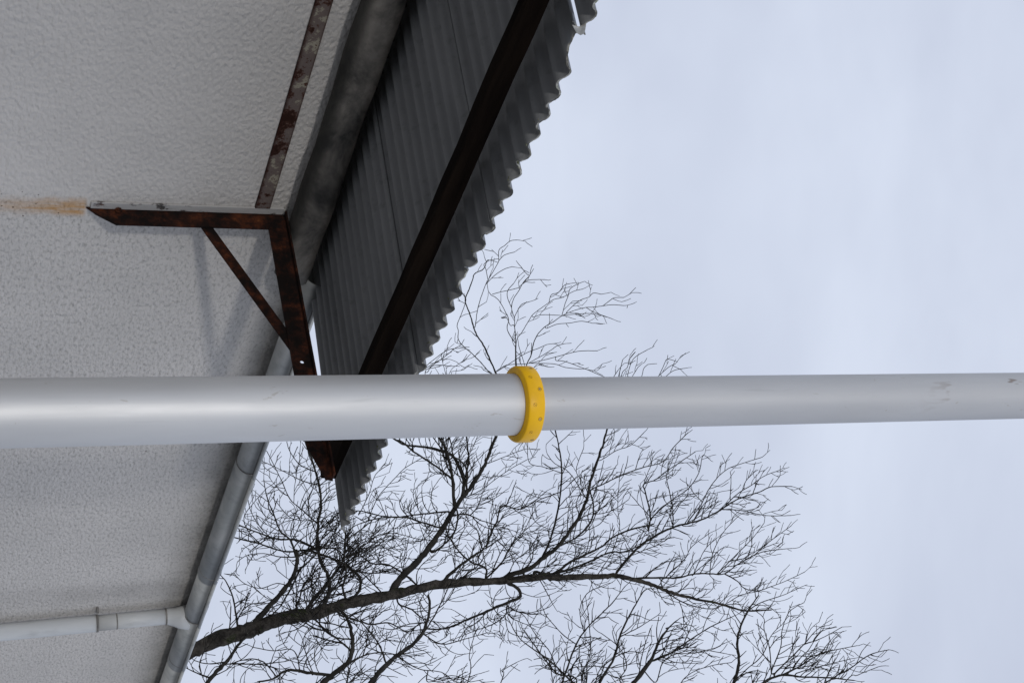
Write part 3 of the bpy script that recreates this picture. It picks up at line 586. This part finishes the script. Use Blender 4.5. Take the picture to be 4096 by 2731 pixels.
TROP = (Vector((0, -sp, cp)) * 0.80 + Vector((-1, 0, 0)) * 0.50).normalized()
VIEW = Vector((0, cp, sp))
def catmull(pts, n):
    o = []
    for i in range(len(pts) - 1):
        p0, p1, p2, p3 = pts[max(i - 1, 0)], pts[i], pts[i + 1], pts[min(i + 2, len(pts) - 1)]
        for k in range(n):
            t = k / n
            o.append(tuple(0.5 * (2 * b + (c - a) * t + (2 * a - 5 * b + 4 * c - d) * t * t + (3 * b - a - 3 * c + d) * t ** 3) for a, b, c, d in zip(p0, p1, p2, p3)))
    o.append(tuple(pts[-1])); return o
def grow(mb, p, d, length, r, rnd, level, trop):
    seg = 0.05; n = max(3, int(length / seg)); pts = [p.copy()]; rad = [r]; dd = d.copy()
    bend = Vector((rnd.gauss(0, 1), rnd.gauss(0, 1), rnd.gauss(0, 1))) * 0.05
    for i in range(n):
        dd = (dd + TROP * trop + bend + Vector((rnd.gauss(0, 1), rnd.gauss(0, 1), rnd.gauss(0, 1))) * 0.10).normalized()
        p = p + dd * seg; pts.append(p.copy()); t = (i + 1) / n; rad.append((r * (1 - t) + 0.0042 * t) * rnd.uniform(.85, 1.2))
        if level > 0 and i > 0 and rnd.random() < (0.38 if level > 1 else 0.42):
            ax = Vector((rnd.gauss(0, 1), rnd.gauss(0, 1), rnd.gauss(0, 1))).cross(dd).normalized()
            nd_ = (dd * rnd.uniform(.6, 1.0) + ax * rnd.uniform(.5, .9)).normalized()
            grow(mb, p, nd_, length * (1 - .55 * t) * rnd.uniform(.28, .62), max(.0046, rad[-1] * .8), rnd, level - 1, trop * 1.1)
    mb.tube(pts, rad, 3 if r < .006 else 4, cap=False)
def make_tree(data, hd0, seed, label, trunk_first, base):
    rnd = random.Random(seed); root = bpy.data.objects.new('bare_tree', None); C.objects.link(root); root.location = base
    tag(root, label, 'tree', 'bare trees behind the house'); bs = Vector(base)
    placed = []; tw = MB(); nlimb = 0
    for idx, (z, w0, w1, pts) in enumerate(data):
        zf, zs = {'O': (lambda x, y: (x, y), 1.0), 'A': (ZA, 1.5207), 'B': (ZB, 1.3835), 'C': (ZC, 2.138)}[z]
        px = [zf(*p) for p in pts]
        if idx and px[0][1] > 2731 and placed:           # limbs that leave the frame run on to the trunk beside it
            q = min(placed[:40], key=lambda q: (q[0] - px[0][0] + 220) ** 2 + (q[1] - px[0][1]) ** 2); px = [(q[0], q[1])] + px; w0 *= 1.15
        if idx >= trunk_first and placed:                # every branch springs from the nearest wood already there
            q = min(placed, key=lambda q: (q[0] - px[0][0]) ** 2 + (q[1] - px[0][1]) ** 2); dq = math.hypot(q[0] - px[0][0], q[1] - px[0][1])
            if 6 < dq < (360 if z == 'C' else 110): px = [(q[0], q[1])] + px
        hd = hd0; best = 1e9
        for q in placed:
            dq = (q[0] - px[0][0]) ** 2 + (q[1] - px[0][1]) ** 2
            if dq < best: best = dq; hd = q[2] if dq < 70 ** 2 else hd0 + rnd.uniform(-.8, .8)
        k = len(px); slope = rnd.uniform(-.55, .55) if idx >= trunk_first else rnd.uniform(-.05, .05)
        L0 = 0; ctl = []
        for i, (x, y) in enumerate(px):
            if i: L0 += math.hypot(x - px[i - 1][0], y - px[i - 1][1]) * hd0 / F
            ctl.append((x, y, hd + slope * L0, (w0 + (w1 - w0) * (i / (k - 1)) ** .8) / zs))
        cm = catmull(ctl, 5); world = []; rad = []
        for i, (x, y, h, wd) in enumerate(cm):
            s = h / math.hypot(*ray(x, y).xy); jj = min(wd * .10, 1.2) if 0 < i < len(cm) - 1 else 0
            world.append(at(x + rnd.gauss(0, jj), y + rnd.gauss(0, jj), h)); rad.append(max(wd * .55 * s * rnd.uniform(.88, 1.14), .0052))
            placed.append((x, y, h))
        big = w0 / zs > 6.5
        if idx == 0:
            d = (world[0] - world[4]).normalized(); p = world[0]; ext = []
            tgt = Vector(base)
            for i in range(14, 0, -1):
                t = i / 14; q = p.lerp(tgt, t) + Vector((math.sin(t * 5) * .08, 0, 0)); ext.append((q, rad[0] * (1 + .9 * t)))
            world = [e[0] for e in ext] + world; rad = [e[1] for e in ext] + rad
        if idx < trunk_first: 
            if idx == 0: trunk = MB()
            trunk.tube([q - bs for q in world], rad, 14)
            if idx == trunk_first - 1: trunk.build('trunk', TRUNK, root, world=True)
        elif big:
            m = MB(); m.tube([q - bs for q in world], rad, 8); m.build('limb', BARK, root, world=True); nlimb += 1
        else: tw.tube([q - bs for q in world], rad, 5)
        # side twigs
        acc = 0.0; tot = sum((world[i] - world[i - 1]).length for i in range(1, len(world))); run = 0.0
        if idx == 0: continue
        nxt = rnd.uniform(.05, .2)
        for i in range(1, len(world) - 1):
            run += (world[i] - world[i - 1]).length
            while run > nxt:
                t = run / tot; thick = rad[i]
                nxt += rnd.uniform(.08, .23) * (2.6 if z == 'C' else .62 if z == 'A' else .72) * (1.6 if thick > .03 else 1.0)
                if thick > .05 and rnd.random() < .5: continue
                tan = (world[i + 1] - world[i - 1]).normalized()
                side = tan.cross(VIEW).normalized() * rnd.choice((-1, 1)) + VIEW * rnd.gauss(0, .6)
                d = (tan * rnd.uniform(.5, 1.0) + side.normalized() * rnd.uniform(.5, 1.0)).normalized()
                ln = (0.75 - .58 * t) * rnd.uniform(.35, 1.15) * (1.0 if w0 > 8 else .7) * (.55 if z == 'C' else 1)
                fr = rnd.random(); pp = world[i - 1].lerp(world[i], fr) - bs
                if z == 'A' and thick > .018 and rnd.random() < .09 and pp.z + bs.z < 13: ln = rnd.uniform(.9, 1.7); grow(tw, pp, d, ln, min(.015, thick * .5), rnd, 2, .07)
                else: grow(tw, pp, d, max(.14, ln), min(.0075, thick * .6 + .0015), rnd, 2 if ln > .45 else 1, .11)
        tip = (world[-1] - world[-2]).normalized()
        for _ in range(1): grow(tw, world[-1] - bs, (tip + Vector((rnd.gauss(0, .3), rnd.gauss(0, .3), rnd.gauss(0, .3)))).normalized(), rnd.uniform(.08, .2), .0050, rnd, 1, .08)
    tw.build('twigs', TWIG, root, world=True, kind='stuff')
    return nlimb, len(tw.f)
b1_ = at(200, 2900, 20.5); b1_.z = 0
make_tree(T1, 20.0, 11, 'large bare tree whose thick mossy trunk leans up across the sky behind the gutter', 3, (b1_.x, b1_.y, 0))
b2_ = at(300, 3300, 16.5); b2_.z = 0
make_tree(T2, 17.5, 23, 'second bare tree with fine upswept twigs, only its branches showing below the thick mossy trunk', 1, (b2_.x, b2_.y, 0))
